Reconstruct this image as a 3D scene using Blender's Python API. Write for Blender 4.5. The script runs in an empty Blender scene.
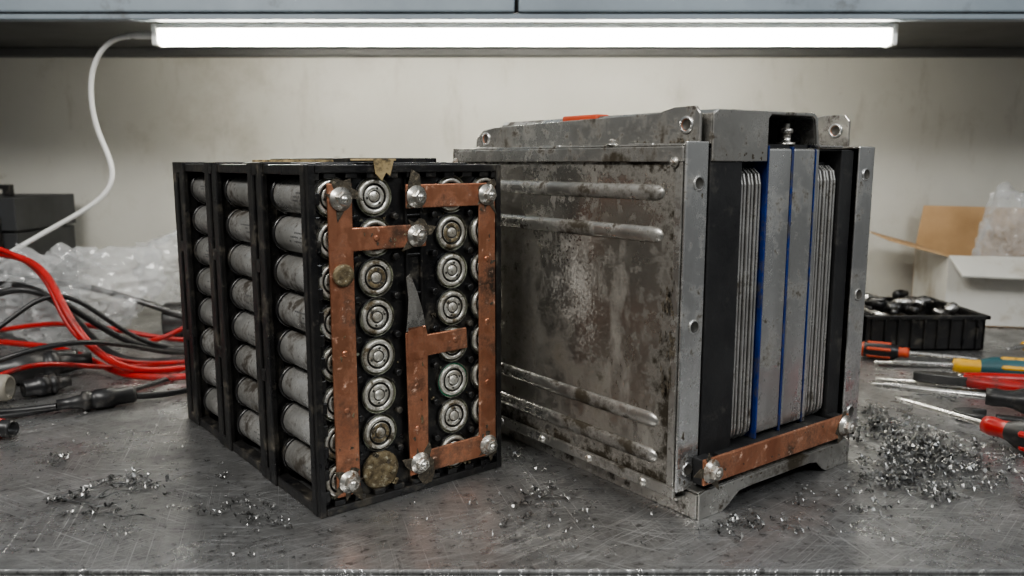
import bpy, bmesh, math, random
from mathutils import Vector, Matrix, noise
random.seed(7)
S = bpy.context.scene
COL = S.collection

# ------------------------------------------------------------------ materials
def mk(name, c1, c2=None, metal=0.0, r1=0.5, r2=None, scale=8.0, stretch=(1,1,1), dirt=None,
       bump=0.0, bscale=60.0, spots=None, patch=None, rust=None, streak=None, edge=None):
    m = bpy.data.materials.new(name); m.use_nodes = True
    nt = m.node_tree; N = nt.nodes; L = nt.links
    b = N["Principled BSDF"]
    tc = N.new("ShaderNodeTexCoord")
    mp = N.new("ShaderNodeMapping"); mp.inputs["Scale"].default_value = stretch
    L.new(tc.outputs["Object"], mp.inputs["Vector"])
    def nz(sc, det=6, rough=0.6, vec=mp.outputs["Vector"]):
        n = N.new("ShaderNodeTexNoise"); n.inputs["Scale"].default_value = sc
        n.inputs["Detail"].default_value = det; n.inputs["Roughness"].default_value = rough
        L.new(vec, n.inputs["Vector"]); return n
    def ramp(src, a, bb, ca=(0,0,0,1), cb=(1,1,1,1)):
        r = N.new("ShaderNodeValToRGB")
        r.color_ramp.elements[0].position = a; r.color_ramp.elements[1].position = bb
        r.color_ramp.elements[0].color = ca; r.color_ramp.elements[1].color = cb
        L.new(src, r.inputs["Fac"]); return r
    def mix(fac, A, B):
        x = N.new("ShaderNodeMix"); x.data_type = 'RGBA'
        if hasattr(fac, "links"): L.new(fac, x.inputs[0])
        else: x.inputs[0].default_value = fac
        for s, i in ((A, 6), (B, 7)):
            if hasattr(s, "links"): L.new(s, x.inputs[i])
            else: x.inputs[i].default_value = (*s[:3], 1)
        return x.outputs[2]
    c2 = c2 or tuple(v*0.8 for v in c1)
    n1 = nz(scale)
    r = ramp(n1.outputs["Fac"], 0.35, 0.65)
    col = mix(r.outputs["Color"], c1, c2)
    rr = N.new("ShaderNodeMapRange"); L.new(n1.outputs["Fac"], rr.inputs["Value"])
    rr.inputs["From Min"].default_value = 0.3; rr.inputs["From Max"].default_value = 0.7
    rr.inputs["To Min"].default_value = r1; rr.inputs["To Max"].default_value = r2 if r2 is not None else r1
    rough = rr.outputs["Result"]
    masks = []
    specs = [(s, None) for s in (dirt, rust, spots) if s]
    if streak: specs.append((streak[:4], streak[4]))
    for spec, st in specs:
        dc, ds, t0, t1 = spec
        vec = tc.outputs["Object"]
        if st:
            m3 = N.new("ShaderNodeMapping"); m3.inputs["Scale"].default_value = st
            L.new(tc.outputs["Object"], m3.inputs["Vector"]); vec = m3.outputs["Vector"]
        n2 = nz(ds, 9, 0.72, vec)
        rm = ramp(n2.outputs["Fac"], t0, t1)
        col = mix(rm.outputs["Color"], col, dc); masks.append(rm.outputs["Color"])
    if patch:
        loc, rad, pc, pt = patch
        mp2 = N.new("ShaderNodeMapping"); mp2.vector_type = 'TEXTURE'
        mp2.inputs["Location"].default_value = loc; mp2.inputs["Scale"].default_value = rad
        L.new(tc.outputs["Object"], mp2.inputs["Vector"])
        g = N.new("ShaderNodeTexGradient"); g.gradient_type = 'SPHERICAL'
        L.new(mp2.outputs["Vector"], g.inputs["Vector"])
        n3 = nz(330, 3, 0.7, tc.outputs["Object"])
        n4 = nz(24, 6, 0.7, tc.outputs["Object"])
        ad = N.new("ShaderNodeMath"); ad.operation = 'MULTIPLY_ADD'
        L.new(n4.outputs["Fac"], ad.inputs[0]); ad.inputs[1].default_value = 1.6; L.new(g.outputs["Fac"], ad.inputs[2])
        ad2 = N.new("ShaderNodeMath"); ad2.operation = 'MULTIPLY_ADD'
        L.new(n3.outputs["Fac"], ad2.inputs[0]); ad2.inputs[1].default_value = 1.6; L.new(ad.outputs[0], ad2.inputs[2])
        mr = N.new("ShaderNodeMapRange"); mr.inputs["From Min"].default_value = pt[0]; mr.inputs["From Max"].default_value = pt[1]
        mr.inputs["To Max"].default_value = pt[2]
        L.new(ad2.outputs[0], mr.inputs["Value"])
        col = mix(mr.outputs["Result"], col, pc); masks.append(mr.outputs["Result"])
    if edge:   # grime collecting along the borders of a sheet (generated coordinates)
        ec, axes, width, amt = edge
        sx = N.new("ShaderNodeSeparateXYZ"); L.new(tc.outputs["Generated"], sx.inputs[0])
        cur = None
        for ax in axes:
            a1 = N.new("ShaderNodeMath"); a1.operation='SUBTRACT'; L.new(sx.outputs[ax], a1.inputs[0]); a1.inputs[1].default_value=.5
            a2 = N.new("ShaderNodeMath"); a2.operation='ABSOLUTE'; L.new(a1.outputs[0], a2.inputs[0])
            if cur is None: cur = a2.outputs[0]
            else:
                a3 = N.new("ShaderNodeMath"); a3.operation='MAXIMUM'; L.new(cur,a3.inputs[0]); L.new(a2.outputs[0],a3.inputs[1]); cur=a3.outputs[0]
        e1 = N.new("ShaderNodeMapRange"); L.new(cur, e1.inputs["Value"]); e1.inputs["From Min"].default_value=.5-width; e1.inputs["From Max"].default_value=.5
        e1.inputs["To Max"].default_value=amt
        ne = nz(38, 9, .75, tc.outputs["Object"])
        ea = N.new("ShaderNodeMath"); ea.operation='ADD'; L.new(ne.outputs["Fac"], ea.inputs[0]); L.new(e1.outputs["Result"], ea.inputs[1])
        rm = ramp(ea.outputs[0], .58, .74)
        col = mix(rm.outputs["Color"], col, ec); masks.append(rm.outputs["Color"])
    L.new(col, b.inputs["Base Color"])
    if masks:
        for mk_ in masks:
            q = N.new("ShaderNodeMix"); q.data_type = 'FLOAT'
            L.new(mk_, q.inputs[0]); L.new(rough, q.inputs[2]); q.inputs[3].default_value = 0.7
            rough = q.outputs[0]
        if metal > 0:
            cur = None
            for mk_ in masks:
                q = N.new("ShaderNodeMix"); q.data_type = 'FLOAT'
                L.new(mk_, q.inputs[0])
                if cur is None: q.inputs[2].default_value = metal
                else: L.new(cur, q.inputs[2])
                q.inputs[3].default_value = 0.25
                cur = q.outputs[0]
            L.new(cur, b.inputs["Metallic"])
    if metal and not masks: b.inputs["Metallic"].default_value = metal
    L.new(rough, b.inputs["Roughness"])
    if bump:
        nb = nz(bscale, 5, 0.65)
        bp = N.new("ShaderNodeBump"); bp.inputs["Strength"].default_value = bump
        bp.inputs["Distance"].default_value = 0.002
        L.new(nb.outputs["Fac"], bp.inputs["Height"]); L.new(bp.outputs["Normal"], b.inputs["Normal"])
    return m

M = {}
M['black'] = mk("black_plastic", (0.008,0.008,0.009), (0.016,0.015,0.014), 0, .24, .42, 30, dirt=((0.10,0.088,0.068),36,.54,.72), spots=((.17,.155,.125),150,.62,.74), bump=.3, bscale=120)
M['black2'] = mk("black_foam", (0.010,0.010,0.011), (0.02,0.02,0.02), 0, .5, .7, 20, dirt=((0.07,0.065,0.055),30,.56,.74), bump=.2, bscale=200)
M['cell'] = mk("cell_can_sleeve", (0.45,0.445,0.43), (0.25,0.245,0.23), .65, .22, .38, 22, dirt=((0.045,0.038,0.03),26,.48,.61), spots=((.035,.03,.025),130,.56,.66), bump=.2, bscale=80)
M['print'] = mk("cell_print_ink", (0.05,0.05,0.05), (0.1,0.1,0.1), 0, .6)
M['steel'] = mk("cell_end_steel", (0.84,0.83,0.77), (0.54,0.52,0.46), .8, .24, .40, 90, dirt=((0.11,0.085,0.05),48,.47,.61), spots=((.05,.045,.03),240,.55,.67))
M['gasket'] = mk("cell_gasket", (0.32,0.34,0.26), (0.15,0.145,0.10), 0, .5, .6, 90, dirt=((0.04,0.032,0.02),80,.43,.57))
M['gask_green'] = mk("cell_gasket_green", (0.04,0.32,0.18), (0.025,0.16,0.09), 0, .5, .6, 90)
M['corr'] = mk("corroded_end", (0.22,0.175,0.10), (0.08,0.06,0.034), .2, .6, .8, 160, dirt=((0.42,0.39,0.29),220,.55,.65), bump=.6, bscale=300)
M['grime'] = mk("black_grime", (0.030,0.024,0.016), (0.085,0.070,0.048), 0, .45, .8, 200, dirt=((0.20,0.17,0.12),260,.54,.64), bump=.8, bscale=420)
M['groove_hole'] = mk("groove_and_hole_dark", (0.035,0.033,0.03), (0.07,0.065,0.055), .2, .5, .6, 90)  # also the painted dark of the flange and bracket holes
M['copper'] = mk("copper_busbar", (0.64,0.315,0.195), (0.40,0.175,0.105), .88, .26, .44, 35, stretch=(1,1,.35), dirt=((0.14,0.065,0.037),28,.47,.64), spots=((0.74,0.50,0.38),120,.60,.70), rust=((0.04,0.026,0.017),15,.52,.64), bump=.25, bscale=120)
M['bolt'] = mk("bolt_steel", (0.70,0.69,0.65), (0.42,0.40,0.36), .95, .22, .40, 120, dirt=((0.10,0.055,0.025),110,.51,.64))
GR=(0.040,0.032,0.020)
M['alu'] = mk("aluminium_sheet", (0.56,0.55,0.52), (0.33,0.32,0.30), .92, .22, .38, 11, dirt=(GR,12,.50,.62), spots=((0.05,0.04,0.028),60,.53,.64), bump=.15, bscale=60)
M['alu_panel'] = mk("aluminium_side_panel", (0.52,0.50,0.46), (0.30,0.285,0.26), .93, .20, .36, 4.5, dirt=((0.10,0.083,0.06),7,.53,.72), spots=((0.055,0.045,0.032),70,.56,.67),
     streak=((0.19,0.175,0.15),18,.56,.76,(1,1,.4)), patch=((-0.013,0.135,0.185),(0.08,0.066,0.09),(0.54,0.525,0.49),(2.06,2.5,.5)), bump=.18, bscale=45, edge=((0.028,0.022,0.013),(1,2),.12,.28))
M['alu_br'] = mk("aluminium_bright", (0.74,0.74,0.73), (0.48,0.48,0.47), .93, .20, .36, 14, stretch=(1,1,.2), dirt=((0.12,0.105,0.08),20,.51,.66), spots=((.06,.05,.035),80,.55,.67), bump=.15)
M['fin'] = mk("cooling_fin_metal", (0.68,0.67,0.65), (0.42,0.41,0.39), .85, .26, .40, 30, dirt=((0.08,0.07,0.055),45,.51,.66))
M['blue'] = mk("blue_film", (0.010,0.034,0.18), (0.008,0.020,0.10), 0, .3, .4, 30, dirt=((0.05,0.05,0.06),50,.50,.64))
M['tape'] = mk("tan_tape", (0.40,0.31,0.17), (0.22,0.165,0.08), 0, .6, .8, 60, dirt=((.05,.04,.025),60,.5,.62), bump=.5)
M['orange'] = mk("orange_label", (0.55,0.08,0.03), (0.38,0.06,0.02), 0, .5)

def table_mat():
    m = bpy.data.materials.new("scratched_steel"); m.use_nodes = True
    nt = m.node_tree; N = nt.nodes; L = nt.links; b = N["Principled BSDF"]
    tc = N.new("ShaderNodeTexCoord")
    def nz(sc, det=6, rough=.6, rot=0, st=(1,1,1)):
        m0 = N.new("ShaderNodeMapping"); m0.inputs["Rotation"].default_value = (0,0,rot); L.new(tc.outputs["Object"], m0.inputs["Vector"])
        mp = N.new("ShaderNodeMapping"); mp.inputs["Scale"].default_value = st
        L.new(m0.outputs["Vector"], mp.inputs["Vector"])
        n = N.new("ShaderNodeTexNoise"); n.inputs["Scale"].default_value = sc; n.inputs["Detail"].default_value = det; n.inputs["Roughness"].default_value = rough
        L.new(mp.outputs["Vector"], n.inputs["Vector"]); return n.outputs["Fac"]
    def rng(src, a, c, lo, hi):
        r = N.new("ShaderNodeMapRange"); r.inputs["From Min"].default_value=a; r.inputs["From Max"].default_value=c
        r.inputs["To Min"].default_value=lo; r.inputs["To Max"].default_value=hi; L.new(src, r.inputs["Value"]); return r.outputs["Result"]
    def ma(op, A, B):
        x = N.new("ShaderNodeMath"); x.operation = op
        for i, s in enumerate((A,B)):
            if hasattr(s,"links"): L.new(s, x.inputs[i])
            else: x.inputs[i].default_value = s
        return x.outputs[0]
    scr = None
    for rot, st, sc in ((0.5,(2.5,260,1),3),(-0.7,(3,300,1),3),(1.3,(2.5,280,1),2.6),(2.3,(3,320,1),3.2),(0.05,(2,260,1),3),(2.8,(3,340,1),3)):
        s = rng(nz(sc,2,.5,rot,st), .61, .68, 0, 1)
        gate = rng(nz(9,2,.5,rot*2), .42, .60, 0.0, 1)
        s = ma('MULTIPLY', s, gate)
        scr = s if scr is None else ma('MAXIMUM', scr, s)
    big = nz(4,8,.65); fine = nz(45,8,.7)
    blot = rng(nz(9,9,.75), .46, .64, 0, 1)
    sp = rng(nz(110,5,.7), .56, .65, 0, 1)
    def mx(f,A,Bc):
        x = N.new("ShaderNodeMix"); x.data_type='RGBA'; L.new(f, x.inputs[0])
        if hasattr(A,"links"): L.new(A,x.inputs[6])
        else: x.inputs[6].default_value=(*A,1)
        x.inputs[7].default_value=(*Bc,1); return x.outputs[2]
    c = mx(rng(big,.35,.65,0,1), (.52,.518,.515), (.33,.328,.325))
    c = mx(ma('MULTIPLY',blot,.62), c, (.10,.095,.086))
    c = mx(ma('MULTIPLY',sp,.7), c, (.05,.046,.042))
    c = mx(ma('MULTIPLY',scr,.6), c, (.85,.85,.85))
    L.new(c, b.inputs["Base Color"])
    b.inputs["Metallic"].default_value=.86
    L.new(ma('ADD', rng(fine,.3,.7,.20,.36), ma('MULTIPLY',blot,.18)), b.inputs["Roughness"])
    bp = N.new("ShaderNodeBump"); bp.inputs["Strength"].default_value=.4; bp.inputs["Distance"].default_value=.001
    L.new(ma('SUBTRACT', ma('MULTIPLY',fine,.6), scr), bp.inputs["Height"]); L.new(bp.outputs["Normal"], b.inputs["Normal"])
    return m
M['table'] = table_mat()
M['wall'] = mk("painted_wall", (0.54,0.53,0.48), (0.46,0.45,0.405), 0, .34, .48, 2.5, dirt=((0.30,0.27,0.215),3.0,.53,.80), spots=((0.15,0.09,0.045),10,.64,.74), streak=((.33,.305,.255),12,.57,.80,(1,1,.3)), bump=.25, bscale=14)
M['cab'] = mk("blue_grey_enamel", (0.27,0.315,0.35), (0.20,0.235,0.265), .1, .38, .52, 4, dirt=((0.10,0.09,0.075),9,.55,.74))
M['cabdark'] = mk("cabinet_underside", (0.12,0.12,0.115), (0.08,0.08,0.078), .2, .5, .6, 4)
M['floor'] = mk("concrete_floor", (0.2,0.2,0.19), (0.14,0.14,0.13), 0, .7, .9, 4, bump=.2)
M['white'] = mk("white_plastic", (0.75,0.75,0.73), (0.65,0.65,0.62), 0, .35)
M['red'] = mk("red_rubber", (0.42,0.016,0.013), (0.27,0.012,0.01), 0, .30, .42, 20, dirt=((.08,.03,.025),40,.54,.70))
M['yellow'] = mk("yellow_plastic", (0.70,0.40,0.03), (0.5,0.28,0.03), 0, .35, .45, 20, dirt=((.08,.06,.03),50,.57,.7))
M['teal'] = mk("teal_rubber", (0.03,0.11,0.13), (0.02,0.07,0.08), 0, .4, .5, 20)
M['rubber'] = mk("black_rubber", (0.010,0.010,0.011), (0.02,0.02,0.02), 0, .32, .46, 30, dirt=((0.09,0.08,0.07),50,.56,.72))
M['card'] = mk("cardboard", (0.46,0.30,0.16), (0.37,0.235,0.12), 0, .8, .9, 12, bump=.2)
M['cardw'] = mk("white_cardboard", (0.56,0.55,0.51), (0.46,0.45,0.41), 0, .7, .8, 6, dirt=((0.28,0.22,0.15),8,.53,.74))
M['chrome'] = mk("tool_chrome", (0.66,0.65,0.63), (0.42,0.41,0.39), .95, .2, .35, 40, dirt=((0.07,0.05,0.035),60,.56,.70))
M['darksteel'] = mk("dark_steel", (0.15,0.148,0.145), (0.08,0.08,0.08), .9, .33, .5, 40)
M['shav'] = mk("swarf_metal", (0.05,0.05,0.05), (0.30,0.30,0.29), .9, .25, .4, 120)
M['greybox'] = mk("dark_grey_plastic", (0.042,0.044,0.046), (0.028,0.028,0.028), 0, .42, .6, 8)
M['beige'] = mk("beige_plastic", (0.30,0.28,0.235), (0.2,0.185,0.155), 0, .5)
def emi(name, c, s):
    m = bpy.data.materials.new(name); m.use_nodes=True; b=m.node_tree.nodes["Principled BSDF"]
    b.inputs["Base Color"].default_value=(*c,1); b.inputs["Emission Color"].default_value=(*c,1); b.inputs["Emission Strength"].default_value=s; return m
M['tube'] = emi("led_tube_diffuser", (1.0,0.965,0.87), 40)
def bagm():
    m = mk("clear_polyethylene", (0.70,0.71,0.71), (0.55,0.56,0.56), 0, .07, .14, 20, bump=.6, bscale=30)
    b = m.node_tree.nodes["Principled BSDF"]; b.inputs["Alpha"].default_value=.33; b.inputs["Specular IOR Level"].default_value=1.0
    return m
M['bag'] = bagm()

# ------------------------------------------------------------------ mesh builder
class B:
    def __init__(s, *mats):
        s.bm = bmesh.new(); s.mats = list(mats)
    def mi(s, k):
        if k not in s.mats: s.mats.append(k)
        return s.mats.index(k)
    def _faces(s, fs, k, smooth=False):
        i = s.mi(k)
        for f in fs: f.material_index = i; f.smooth = smooth
    def box(s, x0,x1,y0,y1,z0,z1,k):
        v=[s.bm.verts.new((x,y,z)) for x in (x0,x1) for y in (y0,y1) for z in (z0,z1)]
        idx=((0,1,3,2),(4,6,7,5),(0,4,5,1),(2,3,7,6),(0,2,6,4),(1,5,7,3))
        s._faces([s.bm.faces.new([v[i] for i in q]) for q in idx], k); return s
    def poly(s, pts, a0, a1, k, axis='y'):
        def P(p,a):
            if axis=='y': return (p[0],a,p[1])
            if axis=='x': return (a,p[0],p[1])
            return (p[0],p[1],a)
        A=[s.bm.verts.new(P(p,a0)) for p in pts]; C=[s.bm.verts.new(P(p,a1)) for p in pts]
        n=len(pts); fs=[s.bm.faces.new(A), s.bm.faces.new(C[::-1])]
        for i in range(n): fs.append(s.bm.faces.new((A[i],C[i],C[(i+1)%n],A[(i+1)%n])))
        s._faces(fs,k); return s
    def blob(s, u, v, r, a0, a1, k, axis='y', el=1.0):
        n=18; ph=random.uniform(0,9)
        pts=[]
        for i in range(n):
            t=2*math.pi*i/n
            rr=r*(.6+1.0*noise.noise(Vector((math.cos(t)*1.8+ph,math.sin(t)*1.8,ph)))+random.uniform(-.18,.22))
            rr=max(rr,r*.12)
            pts.append((u+rr*math.cos(t),v+rr*el*math.sin(t)))
        return s.poly(pts,a0,a1,k,axis)
    def lathe(s, prof, o, d, mats, seg=28, closed=True, phase=0.0):
        o=Vector(o); d=Vector(d).normalized()
        u=d.orthogonal().normalized(); w=d.cross(u)
        rings=[]
        for r,h in prof:
            if r<1e-6: rings.append([s.bm.verts.new(o+d*h)])
            else: rings.append([s.bm.verts.new(o+d*h+(u*math.cos(2*math.pi*j/seg+phase)+w*math.sin(2*math.pi*j/seg+phase))*r) for j in range(seg)])
        for i in range(len(prof)-1):
            k = mats if isinstance(mats,str) else mats[i]
            A,C=rings[i],rings[i+1]; fs=[]
            for j in range(seg):
                j2=(j+1)%seg
                if len(A)==1 and len(C)==1: continue
                if len(A)==1: fs.append(s.bm.faces.new((A[0],C[j],C[j2])))
                elif len(C)==1: fs.append(s.bm.faces.new((A[j],C[0],A[j2])))
                else: fs.append(s.bm.faces.new((A[j],C[j],C[j2],A[j2])))
            s._faces(fs,k,seg>8)
        return s
    def obj(s, name, parent=None, bevel=0, seg=2, loc=None):
        bmesh.ops.recalc_face_normals(s.bm, faces=s.bm.faces)
        me=bpy.data.meshes.new(name); s.bm.to_mesh(me); s.bm.free()
        for k in s.mats: me.materials.append(M[k])
        o=bpy.data.objects.new(name, me); COL.objects.link(o)
        if parent: o.parent=parent
        if loc: o.location=loc
        if bevel:
            md=o.modifiers.new("bevel",'BEVEL'); md.width=bevel; md.segments=seg; md.limit_method='ANGLE'; md.angle_limit=math.radians(40)
            md.harden_normals=False
        return o
def empty(name, loc=(0,0,0), rz=0):
    e=bpy.data.objects.new(name,None); e.location=loc; e.rotation_euler=(0,0,rz); e.empty_display_size=.05; COL.objects.link(e); return e

def bolt(b, o, d, sc=1.0, k='bolt'):
    b.lathe([(0,0),(.0108*sc,0),(.0108*sc,.0016*sc),(.0086*sc,.0018*sc),(.0086*sc,.0032*sc),(0.0,.0032*sc)], o, d, k, 28)
    oo=Vector(o)+Vector(d).normalized()*.0032*sc
    b.lathe([(.0068*sc,0),(.0068*sc,.0048*sc),(.0058*sc,.0062*sc),(.0,.0062*sc)], oo, d, k, 6, phase=random.random())
    oo=oo+Vector(d).normalized()*.0062*sc
    b.lathe([(.0036*sc,-.001),(.0034*sc,.0012*sc),(0,.0018*sc)], oo, d, k, 16)

# ------------------------------------------------------------------ room
b=B(); b.box(-3.5,3.5,1.75,1.85,-.9,2.0,'wall'); b.obj("wall_back")
b=B(); b.box(-3.5,3.5,-2.5,1.85,-.95,-.9,'floor'); b.obj("floor")
bench=empty("workbench")
b=B(); b.box(-1.6,1.6,.565,1.748,-.004,0,'table'); b.box(-1.6,1.6,.565,.57,-.05,-.004,'table'); b.obj("steel_top",bench,.0015)
b=B(); 
for x in (-1.5,1.45):
    for y in (.62,1.66): b.box(x,x+.05,y,y+.05,-.9,-.05,'cab')
b.box(-1.55,1.55,.6,.64,-.05,-.0045,'cab'); b.box(-1.5,1.5,1.68,1.74,-.09,-.0045,'cab'); b.obj("frame",bench)
cab=empty("overhead_cabinet")
b=B(); b.box(-1.9,1.9,1.32,1.748,.531,1.1,'cabdark'); b.obj("carcass",cab)
b=B()
b.box(-1.9,.004,1.300,1.319,.528,1.08,'cab'); b.box(.010,1.9,1.300,1.319,.528,1.08,'cab'); b.obj("doors",cab,.003)
b=B(); b.box(-1.9,1.9,1.306,1.33,.518,.527,'cab'); b.box(-1.9,1.9,1.72,1.748,.515,.531,'cabdark'); b.obj("lip",cab,.002)
lamp=empty("tube_lamp",(0.02,1.36,.502))
b=B(); b.box(-.592,.592,-.017,.017,.008,.0165,'white'); b.box(-.596,-.586,-.018,.018,-.018,.0165,'white'); b.box(.586,.596,-.018,.018,-.018,.0165,'white')
for x in (-.4,0,.4): b.box(x-.015,x+.015,-.008,.008,.0165,.029,'white')
b.obj("housing",lamp,.003)
b=B(); b.lathe([(0,-.586),(.0135,-.586),(.0135,.586),(0,.586)],(0,0,-.003),(1,0,0),'tube',24); b.obj("diffuser",lamp)
b=B(); b.lathe([(0,0),(.006,0),(.006,.03),(.003,.045),(0,.045)],(-.596,0,0),(-1,0,0),'white',16); b.obj("plug",lamp)

def cable(name, pts, r, k, parent=None, res=10):
    cu=bpy.data.curves.new(name,'CURVE'); cu.dimensions='3D'; cu.bevel_depth=r; cu.bevel_resolution=3; cu.resolution_u=res; cu.use_fill_caps=True
    sp=cu.splines.new('NURBS'); sp.points.add(len(pts)-1); sp.use_endpoint_u=True; sp.order_u=4
    for p,q in zip(sp.points,pts): p.co=(*q,1)
    cu.materials.append(M[k]); o=bpy.data.objects.new(name,cu); COL.objects.link(o)
    if parent: o.parent=parent
    return o
cable("white_power_cord",[(-.618,1.36,.5),(-.65,1.37,.502),(-.69,1.38,.47),(-.705,1.39,.41),(-.703,1.4,.35),(-.675,1.4,.29),(-.69,1.40,.24),(-.78,1.38,.19),(-.87,1.36,.135),(-.97,1.34,.07),(-1.08,1.33,.006),(-1.2,1.34,.006)],.0042,'white')

# ------------------------------------------------------------------ cylindrical cell battery pack
PK=empty("cylindrical_cell_battery_pack",(-.166,.657,0),math.radians(38.43))
W,D,H=.194,.348,.298
cols=[.0225,.0615,.1405,.1785]; rows=[.0275+.0348*k for k in range(8)]
R=.0160
b=B()
b.box(.020,W-.020,.007,D-.006,.012,H-.012,'black')
b.box(0,W,.002,.008,0,H,'black'); b.box(0,W,D-.008,D,0,H,'black')
b.obj("core",PK)
b=B()
b.box(0,.006,-.006,.004,0,H,'black'); b.box(W-.006,W,-.006,.004,0,H,'black')
b.box(.006,W-.006,-.006,.004,0,.007,'black'); b.box(.006,W-.006,-.006,.004,H-.007,H,'black')
for k in range(15):
    z=.012+k*.0195
    b.box(.005,.0105,-.0045,.003,z,z+.010,'black'); b.box(W-.0105,W-.005,-.0045,.003,z,z+.010,'black')
for k in range(9):
    x=.014+k*.0195
    b.box(x,x+.011,-.0045,.003,.006,.0115,'black'); b.box(x,x+.011,-.0045,.003,H-.0115,H-.006,'black')
for x in (.093,.108): b.box(x-.0012,x+.0012,-.001,.004,.01,H-.01,'black')
for z in rows: b.box(.0935,.1075,-.0005,.004,z+.016,z+.0185,'black')
for z in rows[:-1]:
    for x in (.042,.081,.1205,.160): b.lathe([(.0032,0),(.0032,.006),(0,.006)],(x,.002,z+.0174),(0,-1,0),'black',10)
b.obj("front_frame",PK,.0009)
POSTS=((.0,.009),(.086,.121),(.204,.240),(.311,.348))
b=B()
for (t0,t1) in POSTS:
    for sgn in (0,1):
        def X(a,c): return (a,c) if sgn==0 else (W-c,W-a)
        if t1-t0>.02:
            x0,x1=X(.0005,.014); b.box(x0,x1,t0+.004,t1-.004,.0,H,'black')
            x0,x1=X(-.0020,.004); b.box(x0,x1,t0,t0+.014,.0,H+.002,'black'); b.box(x0,x1,t1-.014,t1,.0,H+.002,'black')
            for z in (.0,.0975,.2,.288):
                b.box(x0,x1,t0+.009,t1-.009,z,z+.012,'black')
        else:
            x0,x1=X(-.001,.012); b.box(x0,x1,t0,t1,0,H,'black')
for x0,x1 in ((.0,.012),(W-.012,W)):
    b.box(x0,x1,0,D,0,.0095,'black'); b.box(x0,x1,0,D,H-.0085,H,'black')
b.obj("side_posts",PK,.0012)
b=B()
for cx in (cols[0],cols[3]):
    for z in rows:
        for t in (.0085,.0815,.1213,.1995,.2403,.3065):
            b.lathe([(R+.0001,0),(R+.0019,0),(R+.0019,.0042),(R+.0001,.0042)],(cx,t,z),(0,1,0),'black',28)
b.obj("cell_saddles",PK)
b=B()
b.box(.004,W-.004,.004,D-.004,H-.006,H-.0005,'black')
for t0,t1 in ((.02,.075),(.14,.19),(.255,.30)):
    b.box(.02,W-.02,t0,t1,H-.001,H+.0015,'black')
for t in (.085,.125,.201,.245,.311,.346): b.box(0,W,t-.0015,t+.0015,H-.001,H+.002,'black')
b.box(.085,.185,.09,.28,H+.0012,H+.006,'black')
b.obj("top_cover",PK,.001)
b=B(); b.poly([(.060,H-.008),(.066,H-.014),(.070,H-.007),(.074,H-.010),(.078,H+.004),(.058,H+.004)],-.0078,-.0066,'tape'); b.box(.056,.08,-.0078,.03,H+.003,H+.0048,'tape')
b.box(.03,.075,.10,.19,H+.0016,H+.0042,'tape'); b.obj("torn_tape",PK,.0005)
b=B()
for cx in (cols[0],cols[3]):
    for z in rows:
        for t0,t1 in ((.008,.113),(.115,.228),(.230,.342)):
            b.lathe([(.010,0),(R-.001,.0),(R,.0015),(R,t1-t0-.0015),(R-.001,t1-t0),(.01,t1-t0)],(cx,t0,z),(0,1,0),'cell',32)
b.obj("cells",PK)
b=B()
for z in rows:
    for t0 in (.014,.128,.249):
        if random.random()<.75:
            for line in range(3):
                a=math.radians(-14+line*13+random.uniform(-3,3)); y=t0+random.uniform(.0,.014)
                for c in range(random.randint(4,9)):
                    w=.0018+random.random()*.0012
                    if random.random()<.8:
                        a2=a+.085
                        P=[(cols[0]-(R+.00008)*math.cos(q),yy,z+(R+.00008)*math.sin(q)) for q,yy in ((a,y),(a,y+w),(a2,y+w),(a2,y))]
                        f=b.bm.faces.new([b.bm.verts.new(p) for p in P]); b._faces([f],'print')
                    y+=w+.0009
b.obj("cell_printing",PK)
b=B()
for ci,cx in enumerate(cols):
    for ri,z in enumerate(rows):
        if ci==1 and ri==0: 
            b.lathe([(.0175,0),(.0178,.003),(.015,.004),(.010,.0035),(.006,.0045),(0,.004)],(cx,.002,z),(0,-1,0),'corr',28); continue
        o=(cx,.002,z); g='gask_green' if (ci==2 and ri==2) else 'gasket'
        dz=random.uniform(-.0004,.0006)
        cap='corr' if (ci,ri) in ((1,1),(2,3),(1,5),(2,6)) else 'steel'
        b.lathe([(.0176,0),(.0176,.0030),(.0168,.0032),(.0164,.001)],o,(0,-1,0),['black','black','gasket'],32)
        b.lathe([(.0164,.0012),(.0150,.0014),(.0147,.0034+dz),(.0142,.0042+dz),(.0116,.0042+dz),(.0112,.0034+dz),(.0110,.0012),(.0098,.0012),(.0094,.0030),(.0089,.0036),(.0056,.0036),(.0053,.0028),(.0045,.0028),(.0042,.0042),(.0038,.0045),(0,.0045)],
                o,(0,-1,0),[g,'steel','steel','steel','steel','groove_hole','groove_hole','groove_hole','steel',cap,'groove_hole','groove_hole','steel','steel','steel'],32)
        for q in range(3):
            a=q*2.094+.5+ri
            b.lathe([(.0012,.0030),(.0012,.0040),(0,.0040)],(cx+.0072*math.cos(a),.002,z+.0072*math.sin(a)),(0,-1,0),'groove_hole',8)
b.obj("cell_ends",PK)
b=B()
b.poly([(.016,.014),(.0384,.014),(.0384,.226),(.110,.226),(.110,.246),(.0384,.246),(.0384,.283),(.016,.283)],-.0062,-.0038,'copper')
b.obj("busbar_l",PK,.0011)
b=B()
b.poly([(.090,.260),(.090,.281),(.187,.281),(.187,.016),(.089,.016),(.087,.150),(.108,.155),(.110,.146),(.153,.147),(.154,.127),(.110,.126),(.109,.037),(.167,.038),(.168,.260)],-.0062,-.0038,'copper')
b.obj("busbar_r",PK,.0011)
b=B(); b.poly([(.087,.151),(.107,.155),(.104,.170),(.099,.186),(.092,.203),(.088,.200),(.090,.180),(.089,.165)],-.0072,-.0060,'alu'); b.box(.0885,.1045,-.0072,-.0061,.125,.155,'copper'); b.obj("nickel_tab",PK,.0004)
b=B()
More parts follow.
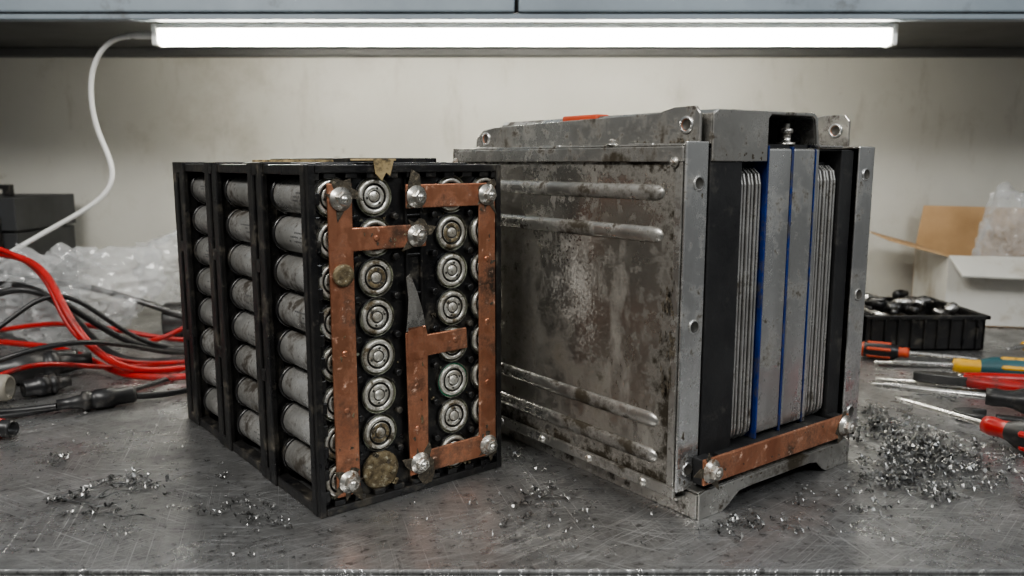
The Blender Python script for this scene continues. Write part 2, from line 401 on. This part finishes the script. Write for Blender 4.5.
for x,z in ((.0275,.270),(.0275,.027),(.100,.270),(.100,.236),(.177,.270),(.177,.027),(.099,.027)): bolt(b,(x,-.0062,z),(0,-1,0),.92)
for x,z in ((.0275,.14),(.0275,.20),(.0275,.09),(.177,.15),(.177,.21),(.177,.09),(.140,.137),(.0975,.10),(.0975,.06),(.0965,.142),(.06,.236)):
    b.lathe([(.0028,0),(.0026,.0006),(.0012,.0009),(0,.0004)],(x,-.0062,z),(0,-1,0),'copper',14)
b.obj("bolts",PK)
b=B(); b.lathe([(.0092,0),(.0095,.0022),(.0065,.003),(.0040,.0022),(0,.003)],(.0275,-.0062,.207),(0,-1,0),'corr',24)
for x,z,r in ((.0275,.270,.0125),(.0275,.027,.0125),(.100,.270,.0115),(.100,.236,.012),(.177,.270,.0118),(.177,.027,.012),(.099,.027,.012)):
    b.blob(x,z,r*1.5,-.0066,-.0060,'grime')
for _ in range(30):
    x,z=random.choice([(random.uniform(.019,.036),random.uniform(.02,.27)),(random.uniform(.170,.184),random.uniform(.03,.26)),(random.uniform(.091,.106),random.uniform(.03,.14)),(random.uniform(.04,.10),random.uniform(.229,.243))])
    b.blob(x,z,random.uniform(.0008,.0024),-.0066,-.0060,random.choice(['grime','grime','corr']),el=random.uniform(.8,2))
for _ in range(90):
    x,z=random.uniform(.012,.182),random.uniform(.01,.288)
    b.blob(x,z,random.uniform(.0008,.0026),.0008,.0020,random.choice(['corr','gasket','grime']))
for _ in range(26):
    x,z=random.choice(((random.uniform(.045,.078),random.uniform(.012,.07)),(random.uniform(.125,.16),random.uniform(.01,.03))))
    b.blob(x,z,random.uniform(.001,.0034),-.0028,.0015,random.choice(['corr','grime']))
b.obj("corrosion_crust",PK)

# ------------------------------------------------------------------ prismatic battery module
PM=empty("prismatic_battery_module",(.1594,.651,0),math.radians(36.8))
b=B()
b.box(-.015,-.0135,.015,.352,.022,.313,'alu_panel')
b.obj("side_panel",PM,.0006)
b=B()
for z,r in ((.275,.0068),(.240,.0068),(.080,.0068),(.048,.0068)):
    pr=[(0,0)]+[(r*math.sin(a),r*1.6*(1-math.cos(a))) for a in (.4,.8,1.2,1.57)]
    Ln=.30; pr=pr+[(q[0],Ln-q[1]) for q in pr[::-1]]
    b.lathe(pr,(0,.036,z),(0,1,0),'alu',24)
o=b.obj("pressed_ribs",PM); o.location=(-.0142,0,0); o.scale=(.62,1,1)
b=B()
b.box(-.0170,.0095,.0125,.0150,.024,.3165,'alu_br')
b.box(-.0170,.030,.015,.354,.3125,.3145,'alu')
b.box(-.0185,-.0150,.015,.352,.300,.3125,'alu')
b.box(-.0185,-.0150,.015,.352,.018,.028,'alu')
b.box(-.0175,-.0150,.016,.024,.028,.300,'alu')
b.obj("panel_flanges",PM,.0009)
FX=.235
b=B()  # dark discs paint the shade inside holes; the sheets are not cut
for x,z in ((-.002,.283),(-.002,.165),(-.004,.042)):
    b.lathe([(.0062,0),(.0062,.0009),(.0048,.0011),(.0042,.0002),(0,.0002)],(x,.0125,z),(0,-1,0),['alu_br','alu_br','groove_hole','groove_hole'],20)
for x,z in ((FX,.288),(FX,.17),(FX,.05)):
    b.lathe([(.0062,0),(.0062,.0009),(.0048,.0011),(.0042,.0002),(0,.0002)],(x,.0065,z),(0,-1,0),['alu_br','alu_br','groove_hole','groove_hole'],20)
for t,z in ((.030,.330),(.315,.325)):
    for s_ in (.0015,.2165): b.lathe([(.0070,0),(.0070,.0012),(.005,.0014),(.0045,.0002),(0,.0002)],(s_,t,z),(-1,0,0),['alu_br','alu_br','copper','groove_hole'],20)
b.obj("collared_dark_discs",PM)
b=B()
for t in (.05,.12,.19,.26,.32):
    b.lathe([(.0042,0),(.0036,.002),(.0,.0028)],(-.0185,t,.0225),(-1,0,0),'bolt',14)
    b.lathe([(.004,0),(.0034,.0015),(.0,.002)],(.012,t,.3145),(0,0,1),'bolt',14)
for t in (.018,.34): bolt(b,(-.0185,t+.006,.300),(-1,0,0),.4)
bolt(b,(-.0145,.10,.3145),(0,0,1),.5)
b.obj("rivets",PM)
for s_,nm in ((.0015,"mount_bracket_l"),(.2165,"mount_bracket_r")):
    b=B()
    b.poly([(.016,.3135),(.016,.339),(.021,.345),(.045,.345),(.062,.341),(.300,.337),(.322,.334),(.334,.326),(.336,.3135)],s_,s_+.0028,'alu','x')
    for t in (.05,.17,.28): b.box(s_-.018 if s_<.1 else s_+.0028,s_+.0028 if s_<.1 else s_+.02,t,t+.03,.3135,.3155,'alu')
    b.obj(nm,PM,.0009)
b=B()
b.box(.0115,.0525,.012,.345,.045,.3115,'black2'); b.box(.201,.2215,.012,.345,.045,.3115,'black2')
b.box(.055,.205,.03,.345,.03,.30,'black2')
b.obj("insulation_pads",PM,.0012)
def finplate(b,x,w,t0,z0,z1):
    pts=[(t0+.006,z0),(t0+.001,z0+.006),(t0,z0+.012),(t0,z1-.014),(t0+.002,z1-.005),(t0+.008,z1),(.34,z1),(.34,z0)]
    b.poly(pts,x,x+w,'fin','x')
b=B()
for i in range(6): finplate(b,.0548+i*.0051,.0026,.014+.0006*(i%2),.052,.295)
for i in range(6): finplate(b,.1670+i*.0055,.0028,.014+.0006*(i%2),.052,.297)
b.obj("cooling_fins",PM,.0009)
b=B()
b.box(.0885,.1230,.013,.34,.054,.312,'alu_br'); b.box(.1265,.1590,.013,.34,.054,.312,'alu_br')
b.obj("prismatic_cells",PM,.002,3)
b=B()
b.box(.0860,.0883,.0115,.34,.050,.3140,'blue'); b.box(.1232,.1263,.0130,.34,.050,.3135,'blue'); b.box(.1592,.1602,.0125,.34,.052,.312,'blue')
b.box(.1605,.1650,.013,.34,.052,.3115,'alu_br')
b.obj("blue_cell_film",PM,.0006)
b=B(); b.box(-.001,.216,-.0035,-.0005,.031,.054,'copper'); b.obj("copper_busbar",PM,.0012)
b=B(); b.box(.002,.018,-.0006,.012,.029,.052,'black2'); b.box(.200,.214,-.0006,.012,.029,.052,'black2'); b.box(.03,.195,.006,.03,.026,.050,'black2'); b.obj("busbar_standoffs",PM,.001)
b=B(); bolt(b,(.0075,-.0035,.043),(0,-1,0),.95); bolt(b,(.208,-.0035,.043),(0,-1,0),.95); b.obj("bolts",PM)
b=B()
b.box(.2220,.2490,.0065,.0085,.030,.3145,'alu_br'); b.box(.2468,.2490,.0085,.350,.022,.3145,'alu_panel'); b.box(.215,.2490,.0085,.352,.3125,.3145,'alu')
b.obj("far_panel",PM,.0008)
b=B()
b.poly([(-.002,0),(.030,0),(.036,.003),(.052,.013),(.066,.014),(.158,.014),(.170,.012),(.182,.002),(.188,0),(.226,0),(.226,.022),(.218,.0245),(.006,.0245),(-.002,.022)],.0,.0022,'alu')
b.box(-.002,.226,.0022,.016,.0222,.0245,'alu')
b.box(-.012,.246,.016,.350,.014,.0175,'alu'); b.box(-.004,-.0015,.002,.350,0,.022,'alu'); b.box(.2245,.227,.002,.350,0,.022,'alu')
b.box(-.004,.02,.002,.35,0,.002,'alu'); b.box(.206,.227,.002,.35,0,.002,'alu'); b.box(.0,.226,.348,.350,0,.018,'alu')
b.box(.01,.246,.02,.348,.0175,.045,'black2')
b.obj("base_tray",PM,.0008)
b=B()
b.poly([(.0115,.3005),(.0115,.339),(.017,.3425),(.150,.3435),(.156,.340),(.160,.3165),(.164,.3150),(.200,.3150),(.200,.3132),(.160,.3132),(.1565,.316),(.1525,.338),(.149,.3405),(.088,.3405),(.084,.337),(.0838,.3005)],.0105,.0125,'alu')
b.poly([(.0115,.3145),(.0115,.339),(.017,.3425),(.150,.3435),(.156,.340),(.160,.3165),(.164,.3150),(.200,.3150),(.200,.3132),(.160,.3132),(.1565,.316),(.1525,.338),(.149,.3405),(.019,.3405),(.0138,.337),(.0135,.3145)],.0125,.30,'alu')
b.obj("top_cover",PM,.0007)
b=B(); b.box(.0850,.1515,.05,.30,.312,.339,'black2'); b.box(.086,.15,.016,.30,.312,.3155,'black2'); b.obj("cover_dark_fill",PM)  # black blocks put in the open cover to make its inside dark
b=B(); b.lathe([(.0085,0),(.0085,.002),(.0045,.0022),(.0045,.010),(.0062,.010),(.0062,.014),(.0032,.0142),(.0032,.0185),(0,.019)],(.125,.022,.3155),(0,0,1),'bolt',16); b.obj("terminal_post",PM)
b=B(); b.box(.012,.03,.150,.20,.3145,.3445,'orange'); b.obj("orange_connector",PM,.002)
b=B()
for _ in range(7): b.blob(random.uniform(-.014,.006),random.choice((random.uniform(.03,.10),random.uniform(.26,.31))),random.uniform(.0006,.0018),.0121,.0126,'grime',el=random.uniform(1,2.5))
for _ in range(30):
    t=random.choice((random.uniform(.024,.05),random.uniform(.024,.34))); z=random.choice((random.uniform(.028,.034),random.uniform(.292,.299)))
    b.blob(t,z,random.uniform(.0008,.0030),-.0154,-.0149,'grime','x',el=random.uniform(.5,1))
for _ in range(34): b.blob(.020+abs(random.gauss(0,.007)),random.uniform(.11,.21),random.uniform(.0006,.0026),-.0180,-.0174,'grime','x',el=2.6)
for _ in range(7): b.blob(random.uniform(.014,.082),random.uniform(.303,.309),random.uniform(.0006,.0018),.0101,.0106,'grime')
for _ in range(12): b.blob(random.uniform(.02,.09),random.uniform(.315,.319),random.uniform(.0008,.0030),.0010,.0016,'grime','x',el=.8)
for _ in range(12): b.blob(random.uniform(.0,.22),.0225,random.uniform(.0008,.0022),-.0004,.0001,'grime',el=.6)
for x in (.0075,.208): b.blob(x,.043,.017,-.0039,-.0034,'grime')
for _ in range(12): b.blob(random.uniform(.005,.21),random.uniform(.033,.052),random.uniform(.0006,.0014),-.0039,-.0034,'grime')
b.obj("grime_crust",PM)

# ------------------------------------------------------------------ left clutter
cable("red_cable",[(-1.0,1.3,.12),(-.85,1.24,.16),(-.74,1.19,.172),(-.665,1.15,.15),(-.62,1.1,.11),(-.585,1.08,.065),(-.55,1.08,.03),(-.51,1.1,.0075),(-.46,1.14,.0075),(-.36,1.2,.0075)],.0052,'red')
cable("red_cable",[(-1.0,1.25,.08),(-.88,1.22,.04),(-.77,1.2,.03),(-.70,1.2,.026),(-.63,1.17,.018),(-.55,1.10,.0075),(-.49,1.08,.0075),(-.43,1.09,.0075),(-.34,1.16,.0075)],.0046,'red')
cable("red_cable",[(-.95,1.3,.01),(-.82,1.32,.03),(-.72,1.28,.05),(-.60,1.27,.03),(-.52,1.3,.006),(-.45,1.36,.0055),(-.38,1.42,.0055)],.004,'red')
cable("red_cable",[(-.62,1.28,.01),(-.56,1.24,.02),(-.52,1.27,.04),(-.48,1.33,.06),(-.44,1.40,.06),(-.38,1.45,.03)],.0042,'red')
cable("red_cable",[(-.98,1.28,.15),(-.84,1.22,.185),(-.74,1.18,.18),(-.67,1.16,.14),(-.64,1.13,.09),(-.61,1.12,.05),(-.56,1.13,.012),(-.50,1.17,.005),(-.42,1.22,.005)],.0035,'red')
cable("black_cable",[(-1.0,1.18,.02),(-.84,1.16,.05),(-.76,1.15,.11),(-.70,1.16,.125),(-.65,1.18,.09),(-.60,1.2,.04),(-.54,1.22,.008),(-.44,1.26,.0065),(-.34,1.3,.0065)],.005,'rubber')
cable("black_cable",[(-1.05,1.36,.05),(-.90,1.34,.10),(-.78,1.30,.11),(-.70,1.26,.07),(-.63,1.20,.03),(-.57,1.16,.0085),(-.50,1.17,.0075),(-.42,1.22,.0075),(-.3,1.3,.0075)],.006,'rubber')
cable("black_cable",[(-1.0,1.08,.006),(-.86,1.02,.006),(-.76,.96,.006),(-.68,.93,.006),(-.60,.925,.006),(-.545,.94,.011)],.0042,'rubber')
cable("black_cable",[(-.475,.985,.011),(-.45,1.0,.006),(-.42,1.03,.006),(-.38,1.08,.006),(-.30,1.14,.006)],.0042,'rubber')
cable("black_cable",[(-1.0,.90,.0055),(-.82,.87,.0055),(-.70,.885,.0055),(-.63,.90,.0055),(-.57,.93,.0055),(-.52,.985,.0055),(-.49,1.04,.0055),(-.46,1.12,.0055)],.0036,'rubber')
cable("black_cable",[(-.72,1.0,.02),(-.66,.98,.05),(-.60,1.02,.07),(-.55,1.08,.06),(-.52,1.15,.03),(-.50,1.22,.0055),(-.44,1.30,.0055)],.0035,'rubber')
cable("black_cable",[(-.80,1.05,.01),(-.72,1.10,.06),(-.68,1.14,.115),(-.63,1.16,.11),(-.59,1.18,.06),(-.53,1.22,.0055),(-.46,1.3,.0055)],.0035,'rubber')
cable("black_cable",[(-.90,.95,.004),(-.76,.90,.004),(-.68,.86,.004),(-.62,.865,.009)],.0034,'rubber')
cable("grey_cable",[(-1.0,1.4,.12),(-.86,1.38,.10),(-.74,1.36,.10),(-.62,1.34,.07),(-.53,1.36,.03),(-.46,1.4,.006),(-.36,1.45,.006)],.0052,'darksteel')
cable("red_cable",[(-.80,1.0,.005),(-.70,.955,.005),(-.66,.97,.03),(-.62,1.03,.045),(-.58,1.09,.02),(-.54,1.15,.005),(-.46,1.2,.005)],.0034,'red')
def connector(name, p0, p1, r, ks, ring=None):
    p0=Vector(p0); p1=Vector(p1); L_=(p1-p0).length; d=p1-p0
    b=B()
    b.lathe([(0,0),(r*.5,0),(r*.55,L_*.16),(r*.62,L_*.2),(r*.7,L_*.3),(r,L_*.32),(r,L_*.40),(r*.9,L_*.41),(r*.9,L_*.46),(r,L_*.47),(r,L_*.70),(r*.84,L_*.73),(r*.84,L_*.95),(r*.72,L_),(r*.6,L_*.99),(r*.58,L_*.85),(0,L_*.85)],p0,d,ks,24)
    if ring: b.lathe([(r*.86,L_*.74),(r*.93,L_*.75),(r*.93,L_*.81),(r*.86,L_*.82)],p0,d,ring,24)
    return b.obj(name)
connector("cable_connector",(-.545,.940,.0125),(-.472,.988,.0125),.0125,'rubber')
connector("cable_connector",(-.60,1.13,.021),(-.71,1.05,.021),.021,'rubber')
connector("cable_connector",(-.62,.865,.0115),(-.545,.855,.0115),.0115,'rubber','red')
connector("cable_connector",(-.585,1.045,.0135),(-.625,1.005,.0135),.0135,'rubber')
connector("cable_connector",(-.71,.98,.02),(-.63,.99,.02),.02,'beige')
connector("cable_connector",(-.74,1.12,.016),(-.64,1.17,.016),.015,'darksteel')
TB=empty("tool_case",(-1.15,1.50,0))
b=B(); b.box(0,.235,0,.2,0,.17,'greybox'); b.box(-.003,.238,-.004,.203,.174,.235,'greybox'); b.box(.01,.225,.01,.19,.168,.176,'black')
for x in (.03,.18): b.box(x,x+.03,-.012,-.003,.14,.20,'black')
for x in (.02,.06,.10,.14,.18): b.box(x,x+.006,-.003,.0,.01,.15,'greybox')
b.box(.07,.085,.08,.095,.235,.25,'black'); b.box(.165,.18,.08,.095,.235,.25,'black'); b.box(.07,.18,.08,.095,.248,.257,'black')
b.obj("case_body",TB,.004)
def bag(name, c, sz, seed, sub=6, amp=.35):
    bm=bmesh.new(); bmesh.ops.create_icosphere(bm,subdivisions=sub,radius=1)
    rs=random.Random(int(seed*100))
    planes=[(Vector((rs.gauss(0,1),rs.gauss(0,1),rs.gauss(0,1))).normalized(), rs.uniform(.52,.95)) for _ in range(46)]
    for v in bm.verts:
        p=v.co.copy(); f=1.0
        for n_,d_ in planes:
            q=p.dot(n_)
            if q>1e-4: f=min(f,d_/q)
        q=p*2.2+Vector((seed,seed*2,0))
        f-=amp*.35*abs(noise.noise(q))+amp*.30*abs(noise.noise(q*2.7))+amp*.12*abs(noise.noise(q*7))
        p*=f
        v.co=Vector((p.x*sz[0],p.y*sz[1],max(p.z*sz[2],-sz[2]*.42)))
    mn=min(v.co.z for v in bm.verts)
    for v in bm.verts: v.co.z-=mn
    for f in bm.faces: f.smooth=False
    me=bpy.data.meshes.new(name); bm.to_mesh(me); bm.free(); me.materials.append(M['bag'])
    o=bpy.data.objects.new(name,me); o.location=c; COL.objects.link(o); return o
bag("plastic_bag",(-.76,1.36,.001),(.21,.12,.16),3.1,5,.5)
bag("plastic_bag",(-.56,1.55,.001),(.22,.14,.17),8.4,5,.5)
b=B(); b.lathe([(0,0),(.028,0),(.03,.004),(.03,.05),(.026,.056),(.008,.058),(.008,.07),(0,.07)],(-.60,1.38,.03),(1,.2,0),'darksteel',28); b.obj("small_motor")

# ------------------------------------------------------------------ right clutter
def screwdriver(name, tip, neck, butt, hk, gk, r=.0145, rs=.0035):
    tip,neck,butt=map(Vector,(tip,neck,butt)); b=B()
    d=(neck-tip); Ls=d.length
    b.lathe([(0,0),(rs*.5,.001),(rs*.6,.006),(rs,.022),(rs,Ls)],tip,d,'chrome',16)
    d2=butt-neck; Lh=d2.length
    pr=[(rs,0),(r*.55,0),(r*.62,Lh*.06),(r*.55,Lh*.14),(r*.62,Lh*.2),(r*.95,Lh*.30),(r,Lh*.45),(r*.98,Lh*.75),(r*.92,Lh*.88),(r*.7,Lh*.97),(0,Lh)]
    b.lathe(pr,neck,d2,[gk,gk,gk,gk,hk,hk,hk,hk,gk,gk],12)
    u=d2.normalized().orthogonal().normalized(); w=d2.normalized().cross(u)
    for j in range(6):
        a=j*math.pi/3; off=(u*math.cos(a)+w*math.sin(a))*r*.88
        b.lathe([(0,Lh*.33),(r*.20,Lh*.36),(r*.2,Lh*.8),(0,Lh*.84)],neck+off,d2,gk,8)
    return b.obj(name)
screwdriver("screwdriver",(.68,1.155,.0155),(.598,1.195,.0155),(.535,1.228,.0155),'rubber','orange',.0130)
screwdriver("screwdriver",(.545,1.135,.017),(.620,1.112,.018),(.775,1.060,.018),'teal','yellow',.0165)
screwdriver("screwdriver",(.465,1.020,.016),(.575,.955,.019),(.70,.885,.019),'rubber','rubber',.018,.0045)
screwdriver("screwdriver",(.470,.965,.014),(.515,.852,.018),(.575,.74,.018),'rubber','red',.0172,.0035)
screwdriver("screwdriver",(.76,1.22,.016),(.80,1.24,.016),(.90,1.30,.016),'red','yellow',.013,.004)
PL=empty("pliers",(.60,1.050,.014),math.radians(-20))
for sg in (-1,1):
    cable("handle_%d"%(1 if sg<0 else 2),[(.0,.004*sg,0),(.03,.016*sg,0),(.08,.026*sg,0),(.14,.024*sg,0),(.17,.018*sg,0)],.0085,'red',PL)
b=B(); b.poly([(-.06,-.002),(-.055,-.006),(-.02,-.012),(.0,-.014),(.012,-.008),(.012,.008),(0,.014),(-.02,.012),(-.055,.006),(-.06,.002)],-.006,.006,'darksteel','z')
b.lathe([(.008,-.007),(.008,.007),(0,.008)],(0,0,0),(0,0,1),'chrome',16); b.obj("jaws",PL,.001)
WR=empty("wrench",(.545,.920,.0),math.radians(-24))
b=B(); b.box(.02,.20,-.006,.006,.004,.009,'darksteel')
b.poly([(.025*math.cos(a)-.0,.016*math.sin(a)) for a in [math.radians(x) for x in range(60,301,20)]]+[(-.004,-.006),(-.004,.006)],.002,.011,'darksteel','z')
b.lathe([(.008,.0),(.014,.0),(.014,.010),(.008,.010),(.008,0)],(.21,0,.001),(0,0,1),'darksteel',20); b.obj("wrench_body",WR,.001)
b=B(); b.lathe([(0,0),(.004,0),(.004,.26),(0,.262)],(.50,1.085,.0045),(.86,-.30,0),'chrome',14); b.obj("steel_rod")
b=B(); b.lathe([(0,0),(.0035,0),(.0035,.22),(0,.222)],(.54,1.18,.0045),(.9,-.12,0),'chrome',14); b.obj("steel_rod")
CR=empty("parts_crate",(.562,1.275,0))
b=B(); w,d,h=.195,.18,.058
b.box(0,w,0,d,.001,.005,'black'); b.box(0,w,0,.005,.001,h,'black'); b.box(0,w,d-.005,d,.001,h,'black'); b.box(0,.005,0,d,.001,h,'black'); b.box(w-.005,w,0,d,.001,h,'black')
b.box(-.005,w+.005,-.005,.003,h-.006,h,'black'); b.box(-.005,w+.005,d-.003,d+.005,h-.006,h,'black'); b.box(-.005,.003,-.005,d+.005,h-.006,h,'black'); b.box(w-.003,w+.005,-.005,d+.005,h-.006,h,'black')
b.box(.095,.099,.005,d-.005,.005,h-.01,'black')
for k in range(9): b.box(.012+k*.021,.015+k*.021,-.004,0,.004,h-.006,'black')
b.obj("crate_body",CR,.001)
b=B()
for k in range(50):
    x,y=random.uniform(.025,.17),random.uniform(.025,.155); dd=Vector((random.uniform(-1,1),random.uniform(-1,1),random.uniform(-.1,.35)))
    r_=random.uniform(.004,.010); L_=random.uniform(.02,.045)
    dd.normalize(); p=Vector((x,y,random.uniform(.03,.070)))-dd*L_*.5
    b.lathe([(0,0),(r_*.7,0),(r_,r_*.4),(r_,L_*.6),(r_*.6,L_*.65),(r_*.6,L_),(0,L_)],p,dd,random.choice(['darksteel','chrome','rubber','black','black']),12)
b.obj("sockets_and_bits",CR)
CB=empty("cardboard_box",(.800,1.480,0),math.radians(-12))
b=B(); w,d,h=.32,.225,.128; t=.003
b.box(0,w,0,t,.001,h,'cardw'); b.box(0,w,d-t,d,.001,h,'card'); b.box(0,t,t,d-t,.001,h,'cardw'); b.box(w-t,w,t,d-t,.001,h,'cardw'); b.box(0,w,0,d,.001,.004,'card')
b.obj("carton",CB,.0006)
b=B()
b.poly([(0,h),(w,h),(w-.012,h+.078),(.01,h+.083)],d-t,d,'card')
b.obj("back_flap",CB)
b=B()
def slab(v,dd,k):
    A=[b.bm.verts.new(p) for p in v]; C=[b.bm.verts.new((p[0]+dd[0],p[1]+dd[1],p[2]+dd[2])) for p in v]
    fs=[b.bm.faces.new(A),b.bm.faces.new(C[::-1])]+[b.bm.faces.new((A[i],C[i],C[(i+1)%4],A[(i+1)%4])) for i in range(4)]; b._faces(fs,k)
slab([(0,0,h),(0,d,h),(-.10,d-.04,h+.028),(-.10,.01,h+.026)],(0,0,.003),'card')
slab([(0,0,h),(w,0,h),(w-.01,-.05,h-.035),(.01,-.05,h-.03)],(0,-.001,.003),'cardw')
b.obj("side_flaps",CB)
o=bag("bag_in_box",(.140,.10,.070),(.115,.10,.175),5.5,5,.5); o.parent=CB

# ------------------------------------------------------------------ swarf
b=B()
def inside(x,y,m=.012):
    for e,w_,d_ in ((PK,.194,.352),(PM,.25,.352)):
        a=e.rotation_euler[2]; dx,dy=x-e.location[0],y-e.location[1]
        s_=dx*math.cos(a)+dy*math.sin(a); t_=-dx*math.sin(a)+dy*math.cos(a)
        if -m-.01<s_<w_+m and -m<t_<d_+m: return True
    return False
def curl(cx,cy,s):
    if inside(cx,cy): return
    n=random.randint(5,12); a=random.uniform(0,6.28); r=s*random.uniform(.25,.7); w=s*random.uniform(.07,.20); prev=None; x,y=cx,cy
    ph=random.uniform(0,6.28); tw=random.uniform(.2,1.3)
    for i in range(n+1):
        zz=.0004+w*1.2+abs(math.sin(ph+i*.9))*s*.45
        dx,dy=-math.sin(a)*w,math.cos(a)*w
        cur=(b.bm.verts.new((x-dx,y-dy,zz)),b.bm.verts.new((x+dx,y+dy,zz+w*1.2*math.sin(ph+i))))
        if prev: f=b.bm.faces.new((prev[0],prev[1],cur[1],cur[0])); b._faces([f],'shav')
        prev=cur; a+=random.uniform(-.1,tw); x+=math.cos(a)*r*.5; y+=math.sin(a)*r*.5
def cluster(cx,cy,sx,sy,n,s=.004):
    for _ in range(n): curl(random.gauss(cx,sx),random.gauss(cy,sy),s*random.uniform(.35,1.6))
cluster(.425,.88,.022,.06,280,.0064); cluster(.435,.80,.035,.032,240,.0064); cluster(.36,.735,.016,.012,70,.0062); cluster(.50,.80,.05,.06,130,.0045)
cluster(.385,.70,.012,.008,35,.0058); cluster(.40,.76,.035,.03,70,.0055)
cluster(-.385,.70,.024,.012,30,.0060); cluster(-.36,.725,.018,.010,20,.0060); cluster(-.455,.785,.006,.005,14,.0060); cluster(-.37,.665,.02,.008,12,.0060)
cluster(.19,.64,.03,.008,50,.0055); cluster(.03,.68,.05,.04,80,.0048); cluster(-.3,.70,.06,.05,60,.0040)
cluster(.3,.68,.05,.04,80,.0048); cluster(.02,.80,.03,.04,50,.0055); cluster(-.22,.67,.02,.015,40,.005)
for _ in range(1000): curl(random.uniform(-.8,.8),random.uniform(.58,1.2),.0022*random.uniform(.5,1.9))
for cx,cy,a0,n in ((-.40,.685,.5,22),(-.41,.70,.2,18),(-.36,.660,-.4,16),(.36,.72,1.0,10),(-.39,.715,.9,14),(.02,.69,.4,12),(-.375,.69,1.4,10),(-.42,.69,.35,20)):
    x,y,a=cx,cy,a0; prev=None
    for i in range(n):
        dx,dy=-math.sin(a)*.0008,math.cos(a)*.0008; zz=.001+.003*math.sin(i*.4)**2
        cur=(b.bm.verts.new((x-dx,y-dy,zz)),b.bm.verts.new((x+dx,y+dy,zz+.0005)))
        if prev: b._faces([b.bm.faces.new((prev[0],prev[1],cur[1],cur[0]))],'shav')
        prev=cur; a+=random.uniform(-.25,.25); x+=math.cos(a)*.0040; y+=math.sin(a)*.0040
b.obj("metal_shavings")

# ------------------------------------------------------------------ light
def area(name, loc, target, sx, sy, p, c):
    l=bpy.data.lights.new(name,'AREA'); l.shape='RECTANGLE'; l.size=sx; l.size_y=sy; l.energy=p; l.color=c
    o=bpy.data.objects.new(name,l); o.location=loc; o.rotation_euler=(Vector(target)-Vector(loc)).to_track_quat('-Z','Y').to_euler(); COL.objects.link(o)
area("ceiling_lamp",(-.70,-.1,1.25),(0,.75,.05),1.0,.25,24,(1,.98,.94))
area("ceiling_lamp",(.95,-.1,1.15),(.2,.75,.05),.8,.22,12,(.95,.98,1))
w=bpy.data.worlds.new("World"); S.world=w; w.use_nodes=True
nt=w.node_tree; N=nt.nodes; L=nt.links; bg=N["Background"]
tc=N.new("ShaderNodeTexCoord"); sp=N.new("ShaderNodeSeparateXYZ"); L.new(tc.outputs["Generated"],sp.inputs[0])
rp=N.new("ShaderNodeValToRGB"); mr=N.new("ShaderNodeMapRange"); mr.inputs["From Min"].default_value=-1; mr.inputs["From Max"].default_value=1
L.new(sp.outputs["Z"],mr.inputs["Value"]); L.new(mr.outputs["Result"],rp.inputs["Fac"])
rp.color_ramp.elements[0].position=.40; rp.color_ramp.elements[0].color=(.10,.10,.10,1)
rp.color_ramp.elements[1].position=.80; rp.color_ramp.elements[1].color=(.87,.88,.88,1)
e=rp.color_ramp.elements.new(.54); e.color=(.34,.35,.35,1)
nz=N.new("ShaderNodeTexNoise"); nz.inputs["Scale"].default_value=3.5; nz.inputs["Detail"].default_value=2; L.new(tc.outputs["Generated"],nz.inputs["Vector"])
r2=N.new("ShaderNodeMapRange"); r2.inputs["From Min"].default_value=.38; r2.inputs["From Max"].default_value=.62; r2.inputs["To Min"].default_value=.10; r2.inputs["To Max"].default_value=.90
L.new(nz.outputs["Fac"],r2.inputs["Value"]); L.new(rp.outputs["Color"],bg.inputs["Color"]); L.new(r2.outputs["Result"],bg.inputs["Strength"])
try: S.view_settings.look='AgX - Medium High Contrast'
except Exception as e: print(e)

cam=bpy.data.cameras.new("camera"); co=bpy.data.objects.new("camera",cam); COL.objects.link(co)
co.location=(0,0,.3); co.rotation_euler=(math.radians(90-8.81),0,0); cam.lens=28.58; cam.sensor_width=36; cam.clip_start=.01
cam.dof.use_dof=True; cam.dof.focus_distance=.76; cam.dof.aperture_fstop=6.3
S.camera=co
